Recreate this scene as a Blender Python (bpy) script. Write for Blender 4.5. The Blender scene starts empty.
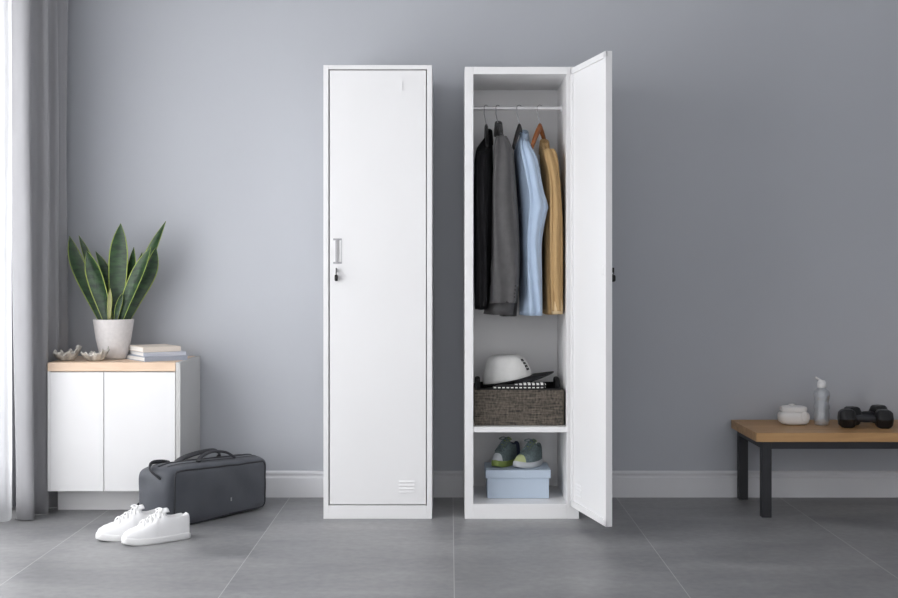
import bpy, bmesh, math, random
from mathutils import Vector, Matrix, noise as mnoise
C = bpy.context.scene
COL = C.collection
PI = math.pi
F = 1185.0; CZ = 0.979; CY = -4.7
def XP(px, Z): return (px-450)/F*Z
def ZP(py, Z): return CZ-(py-272)/F*Z

# ---------------------------------------------------------------- materials
def newmat(name):
    m = bpy.data.materials.new(name); m.use_nodes = True
    nt = m.node_tree; b = nt.nodes['Principled BSDF']
    return m, nt, b
def srgb(r, g, b):
    f = lambda c: (c/255/12.92) if c/255 <= 0.04045 else ((c/255+0.055)/1.055)**2.4
    return (f(r), f(g), f(b), 1)
def mat(name, col, rough=0.5, metal=0.0, var=0.06, scale=8.0, bump=0.0, bscale=200.0, stretch=(1,1,1), spec=0.5, sheen=0.0):
    m, nt, b = newmat(name)
    tc = nt.nodes.new('ShaderNodeTexCoord'); mp = nt.nodes.new('ShaderNodeMapping')
    mp.inputs['Scale'].default_value = stretch
    nt.links.new(tc.outputs['Object'], mp.inputs['Vector'])
    n = nt.nodes.new('ShaderNodeTexNoise'); n.inputs['Scale'].default_value = scale; n.inputs['Detail'].default_value = 5
    nt.links.new(mp.outputs[0], n.inputs['Vector'])
    r = nt.nodes.new('ShaderNodeValToRGB')
    r.color_ramp.elements[0].position = 0.3; r.color_ramp.elements[1].position = 0.7
    r.color_ramp.elements[0].color = tuple(max(0, c*(1-var)) for c in col[:3])+(1,)
    r.color_ramp.elements[1].color = tuple(min(1, c*(1+var)) for c in col[:3])+(1,)
    nt.links.new(n.outputs['Fac'], r.inputs['Fac']); nt.links.new(r.outputs['Color'], b.inputs['Base Color'])
    b.inputs['Roughness'].default_value = rough; b.inputs['Metallic'].default_value = metal
    b.inputs['Specular IOR Level'].default_value = spec
    b.inputs['Sheen Weight'].default_value = sheen
    if bump:
        n2 = nt.nodes.new('ShaderNodeTexNoise'); n2.inputs['Scale'].default_value = bscale; n2.inputs['Detail'].default_value = 3
        nt.links.new(mp.outputs[0], n2.inputs['Vector'])
        bp = nt.nodes.new('ShaderNodeBump'); bp.inputs['Strength'].default_value = bump; bp.inputs['Distance'].default_value = 0.002
        nt.links.new(n2.outputs['Fac'], bp.inputs['Height']); nt.links.new(bp.outputs[0], b.inputs['Normal'])
    return m

M = {}
M['wall'] = mat('wall_paint', srgb(187,190,196), 0.85, var=0.02, scale=1.5, bump=0.06, bscale=60, spec=0.2)
M['ceil'] = mat('ceiling_paint', srgb(235,235,235), 0.9, var=0.01)
M['base'] = mat('baseboard_paint', srgb(222,223,226), 0.45, var=0.01)
M['steel'] = mat('white_powder_coat', srgb(234,234,235), 0.38, var=0.008, scale=3, bump=0.02, bscale=400)
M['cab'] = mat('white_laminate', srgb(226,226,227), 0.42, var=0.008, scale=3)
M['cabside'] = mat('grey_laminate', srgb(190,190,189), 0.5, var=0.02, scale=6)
M['chrome'] = mat('brushed_chrome', srgb(165,165,168), 0.3, 0.9, var=0.05, scale=60, stretch=(1,1,12))
M['rod'] = mat('rod_metal', srgb(225,225,227), 0.3, 0.35, var=0.02)
M['keyblack'] = mat('black_plastic', srgb(18,18,20), 0.35, var=0.1)
M['void'] = mat('dark_slot', srgb(70,70,74), 0.7)
M['curtain'] = mat('grey_curtain', srgb(158,158,161), 0.9, var=0.04, scale=14, bump=0.25, bscale=700, stretch=(1,1,0.3), spec=0.1, sheen=0.2)
M['bag'] = mat('bag_nylon', srgb(72,75,82), 0.55, var=0.1, scale=10, bump=0.5, bscale=26, sheen=0.1)
M['bagtrim'] = mat('bag_webbing', srgb(42,43,48), 0.6, var=0.15, scale=90)
M['shoewhite'] = mat('white_leather', srgb(232,232,233), 0.5, var=0.015, bump=0.12, bscale=90)
M['rubber'] = mat('white_rubber', srgb(224,224,224), 0.5, var=0.02)
M['lace'] = mat('white_lace', srgb(232,232,232), 0.8, var=0.05, scale=300)
M['lining'] = mat('shoe_lining', srgb(205,205,208), 0.85, var=0.05)
M['blacksuit'] = mat('black_wool', srgb(27,27,29), 0.9, var=0.15, scale=30, bump=0.3, bscale=500, spec=0.15)
M['greysuit'] = mat('grey_wool', srgb(90,89,90), 0.92, var=0.08, scale=40, bump=0.4, bscale=600, spec=0.1, sheen=0.1)
M['greylining'] = mat('grey_suit_lining', srgb(38,37,39), 0.6, var=0.1)
M['blueshirt'] = mat('pale_blue_cotton', srgb(172,190,212), 0.85, var=0.04, scale=20, bump=0.3, bscale=500, spec=0.2)
M['tan'] = mat('tan_knit', srgb(180,150,108), 0.95, var=0.06, scale=60, bump=0.5, bscale=400, stretch=(4,4,.6), spec=0.1)
M['tancuff'] = mat('tan_rib', srgb(214,190,152), 0.95, var=0.1, scale=180, stretch=(6,6,.2), spec=0.1)
M['hangwood'] = mat('hanger_wood', srgb(150,88,40), 0.4, var=0.2, scale=30, stretch=(1,1,6))
M['hangblack'] = mat('hanger_black', srgb(28,27,27), 0.4, var=0.1)
M['boxblue'] = mat('pale_blue_card', srgb(188,202,218), 0.7, var=0.015)
M['liner'] = mat('black_cotton', srgb(20,20,22), 0.9, var=0.3, scale=60, bump=0.5, bscale=60)
M['capwhite'] = mat('white_canvas', srgb(226,226,224), 0.85, var=0.04, scale=40, bump=0.35, bscale=500)
M['blackfab'] = mat('black_fabric', srgb(20,20,24), 0.8, var=0.2, scale=60)
M['navy'] = mat('navy_mesh', srgb(58,68,92), 0.85, var=0.15, scale=200)
M['gmesh'] = mat('grey_mesh', srgb(104,118,120), 0.85, var=0.25, scale=120, bump=0.5, bscale=400)
M['lime'] = mat('lime_trim', srgb(140,158,84), 0.6, var=0.1)
M['palesole'] = mat('pale_sole', srgb(206,210,214), 0.6, var=0.05)
M['palelime'] = mat('pale_lime_toe', srgb(196,206,150), 0.6, var=0.1)
M['pot'] = mat('pot_ceramic', srgb(218,214,213), 0.75, var=0.05, scale=70, bump=0.3, bscale=150)
M['soil'] = mat('potting_soil', srgb(40,32,26), 0.95, var=0.5, scale=90, bump=1, bscale=80)
M['leafedge'] = mat('leaf_margin', srgb(150,166,80), 0.5, var=0.15, scale=40)
M['leafpale'] = mat('young_leaf', srgb(150,150,100), 0.5, var=0.15, scale=40)
M['cream'] = mat('cream_cover', srgb(222,212,200), 0.6, var=0.03)
M['bluegrey'] = mat('blue_grey_cover', srgb(166,173,187), 0.55, var=0.05)
M['palecover'] = mat('pale_lilac_cover', srgb(190,194,204), 0.55, var=0.05)
M['pages'] = mat('book_pages', srgb(236,234,230), 0.85, var=0.05, scale=400, stretch=(.02,.02,6))
M['shell'] = mat('shell_nacre', srgb(178,174,167), 0.3, 0.2, var=0.5, scale=42, bump=1.0, bscale=40)
M['shellin'] = mat('shell_inside', srgb(208,203,196), 0.35, var=0.2, scale=30)
M['benchmetal'] = mat('black_powder_coat', srgb(36,37,42), 0.5, var=0.08, scale=20)
M['dumb'] = mat('black_rubber', srgb(24,24,26), 0.42, var=0.2, scale=60, bump=0.15, bscale=300)
M['casewhite'] = mat('white_satin_plastic', srgb(228,226,224), 0.45, var=0.02)
M['capplastic'] = mat('white_cap_plastic', srgb(240,240,240), 0.35, var=0.01)
M['frame'] = mat('window_frame_white', srgb(235,235,235), 0.4, var=0.01)

def wood(name, c1, c2, rough=0.45, axis=0):
    m, nt, b = newmat(name)
    tc = nt.nodes.new('ShaderNodeTexCoord'); mp = nt.nodes.new('ShaderNodeMapping')
    s = [22, 22, 22]; s[axis] = 1.6; mp.inputs['Scale'].default_value = s
    nt.links.new(tc.outputs['Object'], mp.inputs['Vector'])
    n = nt.nodes.new('ShaderNodeTexNoise'); n.inputs['Scale'].default_value = 1.6; n.inputs['Detail'].default_value = 8; n.inputs['Distortion'].default_value = 0.6
    nt.links.new(mp.outputs[0], n.inputs['Vector'])
    r = nt.nodes.new('ShaderNodeValToRGB'); r.color_ramp.elements[0].position = .3; r.color_ramp.elements[1].position = .72
    r.color_ramp.elements[0].color = c1; r.color_ramp.elements[1].color = c2
    nt.links.new(n.outputs['Fac'], r.inputs['Fac']); nt.links.new(r.outputs['Color'], b.inputs['Base Color'])
    b.inputs['Roughness'].default_value = rough
    bp = nt.nodes.new('ShaderNodeBump'); bp.inputs['Strength'].default_value = .1; bp.inputs['Distance'].default_value = .001
    nt.links.new(n.outputs['Fac'], bp.inputs['Height']); nt.links.new(bp.outputs[0], b.inputs['Normal'])
    return m
M['benchwood'] = wood('bench_oak', srgb(172,130,84), srgb(200,158,108))
M['cabwood'] = wood('pale_oak_top', srgb(214,186,160), srgb(228,204,180))

def floor_mat():
    m, nt, b = newmat('floor_tile')
    L = nt.links
    tc = nt.nodes.new('ShaderNodeTexCoord')
    sp = nt.nodes.new('ShaderNodeSeparateXYZ'); L.new(tc.outputs['Object'], sp.inputs[0])
    def math_(op, a, bb=None, cc=None):
        n = nt.nodes.new('ShaderNodeMath'); n.operation = op
        for i, v in enumerate((a, bb, cc)):
            if v is None: continue
            if isinstance(v, (int, float)): n.inputs[i].default_value = v
            else: L.new(v, n.inputs[i])
        return n.outputs[0]
    P = 0.709
    u = math_('DIVIDE', math_('ADD', sp.outputs['X'], 50*P-0.013+P/2), P)
    fr = math_('FRACT', u)
    d = math_('ABSOLUTE', math_('SUBTRACT', fr, 0.5))
    g = math_('LESS_THAN', d, 0.0017)
    cell = math_('FLOOR', math_('ADD', u, 0.5))
    n1 = nt.nodes.new('ShaderNodeTexNoise'); n1.noise_dimensions = '4D'; n1.inputs['Scale'].default_value = 2.0; n1.inputs['Detail'].default_value = 7; n1.inputs['Roughness'].default_value = .6; n1.inputs['Distortion'].default_value = .5
    mp = nt.nodes.new('ShaderNodeMapping'); mp.inputs['Scale'].default_value = (0.8, 1.9, 1); L.new(tc.outputs['Object'], mp.inputs[0])
    L.new(mp.outputs[0], n1.inputs['Vector']); L.new(math_('MULTIPLY', cell, 3.7), n1.inputs['W'])
    r = nt.nodes.new('ShaderNodeValToRGB'); r.color_ramp.elements[0].position = .28; r.color_ramp.elements[1].position = .72
    r.color_ramp.elements[0].color = srgb(114,115,117); r.color_ramp.elements[1].color = srgb(156,156,157)
    L.new(n1.outputs['Fac'], r.inputs['Fac'])
    n2 = nt.nodes.new('ShaderNodeTexNoise'); n2.inputs['Scale'].default_value = 35; n2.inputs['Detail'].default_value = 6
    L.new(tc.outputs['Object'], n2.inputs['Vector'])
    mx0 = nt.nodes.new('ShaderNodeMix'); mx0.data_type = 'RGBA'; mx0.blend_type = 'OVERLAY'; mx0.inputs['Factor'].default_value = .22
    L.new(r.outputs[0], mx0.inputs[6]); L.new(n2.outputs['Fac'], mx0.inputs[7])
    mx = nt.nodes.new('ShaderNodeMix'); mx.data_type = 'RGBA'
    L.new(g, mx.inputs['Factor']); L.new(mx0.outputs[2], mx.inputs[6]); mx.inputs[7].default_value = srgb(182,182,182)
    L.new(mx.outputs[2], b.inputs['Base Color'])
    L.new(math_('ADD', math_('MULTIPLY', n1.outputs['Fac'], .2), .33), b.inputs['Roughness'])
    bp = nt.nodes.new('ShaderNodeBump'); bp.inputs['Strength'].default_value = .08; bp.inputs['Distance'].default_value = .002
    L.new(n2.outputs['Fac'], bp.inputs['Height']); L.new(bp.outputs[0], b.inputs['Normal'])
    return m
M['floor'] = floor_mat()

def leaf_mat():
    m, nt, b = newmat('leaf_green'); L = nt.links
    tc = nt.nodes.new('ShaderNodeTexCoord'); mp = nt.nodes.new('ShaderNodeMapping'); mp.inputs['Scale'].default_value = (18,18,50)
    L.new(tc.outputs['Object'], mp.inputs[0])
    n = nt.nodes.new('ShaderNodeTexNoise'); n.inputs['Scale'].default_value = 1.2; n.inputs['Detail'].default_value = 4; L.new(mp.outputs[0], n.inputs['Vector'])
    r = nt.nodes.new('ShaderNodeValToRGB'); r.color_ramp.elements[0].position = .35; r.color_ramp.elements[1].position = .75
    r.color_ramp.elements[0].color = srgb(26,48,30); r.color_ramp.elements[1].color = srgb(54,86,48)
    L.new(n.outputs['Fac'], r.inputs['Fac']); L.new(r.outputs[0], b.inputs['Base Color']); b.inputs['Roughness'].default_value = .42
    return m
M['leaf'] = leaf_mat()

def basket_mat():
    m, nt, b = newmat('woven_brown'); L = nt.links
    tc = nt.nodes.new('ShaderNodeTexCoord'); mp = nt.nodes.new('ShaderNodeMapping'); mp.inputs['Scale'].default_value = (1,1,1)
    L.new(tc.outputs['Object'], mp.inputs[0])
    mp2 = nt.nodes.new('ShaderNodeMapping'); mp2.inputs['Scale'].default_value = (18,18,230); L.new(tc.outputs['Object'], mp2.inputs[0])
    n = nt.nodes.new('ShaderNodeTexNoise'); n.inputs['Scale'].default_value = 1; n.inputs['Detail'].default_value = 5; L.new(mp2.outputs[0], n.inputs['Vector'])
    mp3 = nt.nodes.new('ShaderNodeMapping'); mp3.inputs['Scale'].default_value = (120,120,60); L.new(tc.outputs['Object'], mp3.inputs[0])
    n3 = nt.nodes.new('ShaderNodeTexNoise'); n3.inputs['Scale'].default_value = 1; n3.inputs['Detail'].default_value = 4; L.new(mp3.outputs[0], n3.inputs['Vector'])
    ad = nt.nodes.new('ShaderNodeMath'); ad.operation = 'ADD'; L.new(n.outputs['Fac'], ad.inputs[0]); L.new(n3.outputs['Fac'], ad.inputs[1])
    hf = nt.nodes.new('ShaderNodeMath'); hf.operation = 'MULTIPLY'; hf.inputs[1].default_value = .5; L.new(ad.outputs[0], hf.inputs[0])
    r = nt.nodes.new('ShaderNodeValToRGB'); r.color_ramp.elements[0].position = .36; r.color_ramp.elements[1].position = .66
    r.color_ramp.elements[0].color = srgb(34,31,29); r.color_ramp.elements[1].color = srgb(112,103,92)
    L.new(hf.outputs[0], r.inputs['Fac']); L.new(r.outputs[0], b.inputs['Base Color']); b.inputs['Roughness'].default_value = .85
    bp = nt.nodes.new('ShaderNodeBump'); bp.inputs['Strength'].default_value = .6; bp.inputs['Distance'].default_value = .003
    L.new(hf.outputs[0], bp.inputs['Height']); L.new(bp.outputs[0], b.inputs['Normal'])
    return m
M['basket'] = basket_mat()

def check_mat():
    m, nt, b = newmat('checked_cloth'); L = nt.links
    tc = nt.nodes.new('ShaderNodeTexCoord'); sp = nt.nodes.new('ShaderNodeSeparateXYZ'); L.new(tc.outputs['Object'], sp.inputs[0])
    outs = []
    for ax, per, th in (('X', .0172, .6), ('Z', .0160, .5), ('Y', .0172, .6)):
        a = nt.nodes.new('ShaderNodeMath'); a.operation = 'MULTIPLY_ADD'; a.inputs[1].default_value = 1/per; a.inputs[2].default_value = 20.0; L.new(sp.outputs[ax], a.inputs[0])
        f = nt.nodes.new('ShaderNodeMath'); f.operation = 'FRACT'; L.new(a.outputs[0], f.inputs[0])
        l = nt.nodes.new('ShaderNodeMath'); l.operation = 'LESS_THAN'; l.inputs[1].default_value = th; L.new(f.outputs[0], l.inputs[0]); outs.append(l.outputs[0])
    mu = nt.nodes.new('ShaderNodeMath'); mu.operation = 'MULTIPLY'; L.new(outs[0], mu.inputs[0]); L.new(outs[1], mu.inputs[1])
    mx = nt.nodes.new('ShaderNodeMix'); mx.data_type = 'RGBA'; L.new(mu.outputs[0], mx.inputs['Factor'])
    mx.inputs[6].default_value = srgb(22,22,24); mx.inputs[7].default_value = srgb(228,228,226); L.new(mx.outputs[2], b.inputs['Base Color'])
    b.inputs['Roughness'].default_value = .9
    return m
M['check'] = check_mat()

def sheer_mat():
    m, nt, b = newmat('sheer_voile'); L = nt.links
    nt.nodes.remove(b); out = nt.nodes['Material Output']
    tr = nt.nodes.new('ShaderNodeBsdfTransparent'); tl = nt.nodes.new('ShaderNodeBsdfTranslucent'); df = nt.nodes.new('ShaderNodeBsdfDiffuse')
    tl.inputs[0].default_value = (.95,.96,.98,1); df.inputs[0].default_value = (.95,.96,.98,1)
    m1 = nt.nodes.new('ShaderNodeMixShader'); m1.inputs[0].default_value = .4; L.new(tl.outputs[0], m1.inputs[1]); L.new(df.outputs[0], m1.inputs[2])
    n = nt.nodes.new('ShaderNodeTexNoise'); n.inputs['Scale'].default_value = 60
    mr = nt.nodes.new('ShaderNodeMapRange'); mr.inputs[3].default_value = .42; mr.inputs[4].default_value = .52; L.new(n.outputs['Fac'], mr.inputs[0])
    m2 = nt.nodes.new('ShaderNodeMixShader'); L.new(mr.outputs[0], m2.inputs[0]); L.new(tr.outputs[0], m2.inputs[1]); L.new(m1.outputs[0], m2.inputs[2])
    L.new(m2.outputs[0], out.inputs['Surface'])
    return m
M['sheer'] = sheer_mat()

def glass_mat(name, rough=0.02, tint=(1,1,1,1), k=.12, milk=0.0):
    m, nt, b = newmat(name); L = nt.links
    nt.nodes.remove(b); out = nt.nodes['Material Output']
    tr = nt.nodes.new('ShaderNodeBsdfTransparent'); tr.inputs[0].default_value = tint
    gl = nt.nodes.new('ShaderNodeBsdfGlossy'); gl.inputs['Roughness'].default_value = rough
    fr = nt.nodes.new('ShaderNodeLayerWeight'); fr.inputs[0].default_value = .35
    mr = nt.nodes.new('ShaderNodeMapRange'); mr.inputs[3].default_value = k*.3; mr.inputs[4].default_value = min(1, k*5); L.new(fr.outputs['Facing'], mr.inputs[0])
    mx = nt.nodes.new('ShaderNodeMixShader'); L.new(mr.outputs[0], mx.inputs[0]); L.new(tr.outputs[0], mx.inputs[1]); L.new(gl.outputs[0], mx.inputs[2])
    if milk:
        df = nt.nodes.new('ShaderNodeBsdfDiffuse'); df.inputs[0].default_value = (.85,.87,.9,1)
        m2 = nt.nodes.new('ShaderNodeMixShader'); m2.inputs[0].default_value = milk; L.new(mx.outputs[0], m2.inputs[1]); L.new(df.outputs[0], m2.inputs[2]); mx = m2
    L.new(mx.outputs[0], out.inputs['Surface'])
    return m
M['pane'] = glass_mat('window_glass', k=.05)
M['bottle'] = glass_mat('clear_plastic', .18, (.97,.98,.99,1), k=.3, milk=.14)

# ---------------------------------------------------------------- helpers
def build(name, bm, m, parent=None, smooth=False, loc=(0,0,0), rot=(0,0,0), mods=()):
    me = bpy.data.meshes.new(name)
    bmesh.ops.recalc_face_normals(bm, faces=bm.faces)
    bm.to_mesh(me); bm.free()
    for mm in (m if isinstance(m, (list, tuple)) else [m]): me.materials.append(mm)
    o = bpy.data.objects.new(name, me); COL.objects.link(o)
    o.location = loc; o.rotation_euler = rot
    if parent: o.parent = parent
    if smooth:
        for p in me.polygons: p.use_smooth = True
        if smooth == 'auto':
            try: me.set_sharp_from_angle(angle=math.radians(40))
            except Exception: pass
    for k in mods:
        if k[0] == 'sub': s = o.modifiers.new('Subdivision', 'SUBSURF'); s.levels = s.render_levels = k[1]
        if k[0] == 'solid': s = o.modifiers.new('Solidify', 'SOLIDIFY'); s.thickness = k[1]; s.offset = k[2] if len(k) > 2 else 0
        if k[0] == 'bev': s = o.modifiers.new('Bevel', 'BEVEL'); s.width = k[1]; s.segments = 2; s.limit_method = 'ANGLE'
    return o
def tag(o, label, cat, group=None):
    o['label'] = label; o['category'] = cat
    if group: o['group'] = group
    return o
def thing(name, label, cat, loc, rotz=0, group=None):
    o = bpy.data.objects.new(name, None); COL.objects.link(o); o.location = loc; o.rotation_euler = (0,0,rotz); o.empty_display_size = .1
    return tag(o, label, cat, group)
def struct(o): o['kind'] = 'structure'; return o

def box(bm, x0, x1, y0, y1, z0, z1, bev=0.0):
    v = [bm.verts.new(p) for p in ((x0,y0,z0),(x1,y0,z0),(x1,y1,z0),(x0,y1,z0),(x0,y0,z1),(x1,y0,z1),(x1,y1,z1),(x0,y1,z1))]
    fs = [bm.faces.new([v[i] for i in f]) for f in ((0,3,2,1),(4,5,6,7),(0,1,5,4),(1,2,6,5),(2,3,7,6),(3,0,4,7))]
    if bev:
        es = list({e for f in fs for e in f.edges})
        bmesh.ops.bevel(bm, geom=es, offset=bev, segments=2, profile=.5, affect='EDGES')
def boxes(name, lst, m, parent=None, bev=0.0, **k):
    bm = bmesh.new()
    for b in lst: box(bm, *b, bev=bev)
    return build(name, bm, m, parent, **k)
def grid(bm, rows, closed=False, mi=None, capA=False, capB=False):
    vs = [[bm.verts.new(p) for p in r] for r in rows]
    n = len(vs[0])
    for i in range(len(vs)-1):
        for j in range(n if closed else n-1):
            f = bm.faces.new((vs[i][j], vs[i][(j+1) % n], vs[i+1][(j+1) % n], vs[i+1][j]))
            if mi: f.material_index = mi(i, j)
    if capA: bm.faces.new(vs[0])
    if capB: bm.faces.new(vs[-1][::-1])
    return vs
def lathe(bm, prof, n=32, cx=0, cy=0, sx=1, sy=1, cap=True):
    rows = [[(cx+r*sx*math.cos(2*PI*k/n), cy+r*sy*math.sin(2*PI*k/n), z) for k in range(n)] for r, z in prof]
    grid(bm, rows, True, capA=cap, capB=cap)
def smoothpath(pts, sub=8):
    out = []
    P = [Vector(p) for p in pts]
    for i in range(len(P)-1):
        p0 = P[max(i-1, 0)]; p1 = P[i]; p2 = P[i+1]; p3 = P[min(i+2, len(P)-1)]
        for s in range(sub):
            t = s/sub
            out.append(.5*((2*p1)+(-p0+p2)*t+(2*p0-5*p1+4*p2-p3)*t*t+(-p0+3*p1-3*p2+p3)*t**3))
    out.append(P[-1]); return out
def tube(bm, pts, r, n=8, flat=1.0, up=(0,0,1), cap=True):
    P = [Vector(p) for p in pts]; rows = []
    rs = r if isinstance(r, (list, tuple)) else [r]*len(P)
    side = None
    for i, p in enumerate(P):
        t = (P[min(i+1, len(P)-1)]-P[max(i-1, 0)])
        if t.length < 1e-9: t = Vector((0,0,1))
        t.normalize()
        u = Vector(up) if side is None else side.cross(t)*-1
        s = t.cross(u) if side is None else side-t*side.dot(t)
        if s.length < 1e-4: s = t.cross(Vector((1,0,0)))
        s.normalize(); side = s; w = s.cross(t).normalized()
        rows.append([p+s*rs[i]*math.cos(2*PI*k/n)+w*rs[i]*flat*math.sin(2*PI*k/n) for k in range(n)])
    grid(bm, rows, True, capA=cap, capB=cap)
def cyl_y(bm, x, z, y0, y1, r, n=20):
    rows = [[(x+r*math.cos(2*PI*k/n), y, z+r*math.sin(2*PI*k/n)) for k in range(n)] for y in (y0, y1)]
    grid(bm, rows, True, capA=True, capB=True)
def superbox(bm, hx, hy, hz, p=8, n=14, cz=0, fn=None):
    """rounded box: a subdivided cube pulled onto a superellipsoid"""
    vmap = {}
    def V(a, b, c):
        key = (round(a,5), round(b,5), round(c,5))
        if key not in vmap:
            k = (abs(a)**p+abs(b)**p+abs(c)**p)**(1/p)
            q = Vector((a/k*hx, b/k*hy, c/k*hz+cz))
            if fn: q = fn(q, a, b, c)
            vmap[key] = bm.verts.new(q)
        return vmap[key]
    L = [-1+2*i/n for i in range(n+1)]
    L = [math.copysign(abs(a)**.8, a) for a in L]
    for s in (-1, 1):
        for i in range(n):
            for j in range(n):
                a0, a1, b0, b1 = L[i], L[i+1], L[j], L[j+1]
                for f in (((s,a0,b0),(s,a1,b0),(s,a1,b1),(s,a0,b1)), ((a0,s,b0),(a1,s,b0),(a1,s,b1),(a0,s,b1)), ((a0,b0,s),(a1,b0,s),(a1,b1,s),(a0,b1,s))):
                    bm.faces.new([V(*q) for q in f])

# ---------------------------------------------------------------- the room
WALL_Y = 0.46; LX = -1.82; RX = 3.3; FY = -6.5; HZ = 2.75
struct(boxes('floor', [(LX-.2, RX+.2, FY, WALL_Y+.2, -.12, 0)], M['floor']))
struct(boxes('wall_back', [(LX-.2, RX+.2, WALL_Y, WALL_Y+.15, 0, HZ)], M['wall']))
struct(boxes('wall_right', [(RX, RX+.15, FY, WALL_Y, 0, HZ)], M['wall']))
struct(boxes('ceiling', [(LX-.2, RX+.2, FY, WALL_Y+.15, HZ, HZ+.12)], M['ceil']))
W0, W1, WZ0, WZ1 = -3.5, .14, .04, 2.25
struct(boxes('wall_left', [(LX-.15, LX, W1, WALL_Y, 0, HZ), (LX-.15, LX, FY, W0, 0, HZ), (LX-.15, LX, W0, W1, 0, WZ0), (LX-.15, LX, W0, W1, WZ1, HZ)], M['wall']))
def baseboard(name, x0, x1):
    prof = [(WALL_Y, 0), (WALL_Y-.016, 0), (WALL_Y-.016, .083), (WALL_Y-.0145, .087), (WALL_Y-.009, .090), (WALL_Y-.009, .098), (WALL_Y-.013, .102), (WALL_Y-.013, .108), (WALL_Y-.008, .114), (WALL_Y, .114)]
    bm = bmesh.new(); grid(bm, [[(x, y, z) for y, z in prof] for x in (x0, x1)], True, capA=True, capB=True)
    return struct(build(name, bm, M['base']))
baseboard('baseboard_back', LX, RX)
wf = boxes('window_1', [(LX-.11, LX-.05, W0, W1, WZ0, WZ0+.06), (LX-.11, LX-.05, W0, W1, WZ1-.06, WZ1), (LX-.11, LX-.05, W0, W0+.06, WZ0, WZ1), (LX-.11, LX-.05, W1-.06, W1, WZ0, WZ1),
     (LX-.11, LX-.05, -1.89, -1.83, WZ0, WZ1)], M['frame']); struct(wf)
gl = boxes('window_pane', [(LX-.084, LX-.078, W0+.05, W1-.05, WZ0+.05, WZ1-.05)], M['pane'], wf)

# curtains: plan path (x, distance) lofted floor to rod
def drape(name, plan, m, z0, z1, topshift=0.0, thick=.002, n=22, seed=1, hem=None, sub=8):
    pp = smoothpath([(x, Z+CY, 0) for x, Z in plan], sub)
    rows = []
    for k in range(n+1):
        t = k/n; z = z0+(z1-z0)*t
        row = []
        for i, p in enumerate(pp):
            s = i/len(pp)
            w = .0035*math.sin(4*t+seed+9*s)+.002*math.sin(11*t+20*s)
            row.append((p.x+w+topshift*min(1, t*1.1)*(1-s)**2, p.y+w*.5, z))
        rows.append(row)
    bm = bmesh.new(); grid(bm, rows)
    return build(name, bm, m, None, True, mods=(('solid', thick),))
cplan = [(-1.722,4.72),(-1.715,4.672),(-1.69,4.655),(-1.655,4.652),(-1.638,4.668),(-1.655,4.70),(-1.672,4.745),(-1.658,4.772),(-1.632,4.778),(-1.622,4.795),(-1.645,4.83),(-1.672,4.875),(-1.655,4.905),(-1.634,4.915),(-1.63,4.93),(-1.655,4.96),(-1.67,5.0),(-1.645,5.03),(-1.63,5.055),(-1.655,5.085),(-1.70,5.10),(-1.79,5.10)]  # last points turn to the wall, added to block a window light leak
cur = drape('curtain', cplan, M['curtain'], .004, 2.53, topshift=-.024)
tag(cur, 'grey floor-length curtain gathered in folds at the left edge', 'curtain')
splan = [(-1.735,4.70),(-1.728,4.64),(-1.76,4.62),(-1.775,4.57),(-1.745,4.52),(-1.76,4.46),(-1.785,4.42),(-1.755,4.37)]
z = 4.37
k = 0
while z > 1.3:
    z -= .06; k += 1
    splan.append((-1.785 if k % 2 else -1.755, z))
shr = drape('sheer_curtain', splan, M['sheer'], .004, 2.53, topshift=0, thick=.001, n=10, seed=4, sub=4)
tag(shr, 'translucent white sheer curtain over the bright window at the left edge', 'curtain')
rodt = thing('curtain_rod', 'slim metal curtain rod on the left wall carrying both curtains', 'curtain rod', (-1.69, 0, 2.55))
bm = bmesh.new(); tube(bm, [(0, -3.6, 0), (0, .42, 0)], .012, 12); build('rod', bm, M['rod'], rodt, True)
bm = bmesh.new(); tube(bm, [(-.07, -3.6, 0), (-.07, .42, 0)], .008, 12); build('rod', bm, M['rod'], rodt, True)
for y in (-3.3, -1.6, .30): boxes('bracket', [(LX+1.69, .004, y-.012, y+.012, -.012, .012)], M['rod'], rodt)

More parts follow.
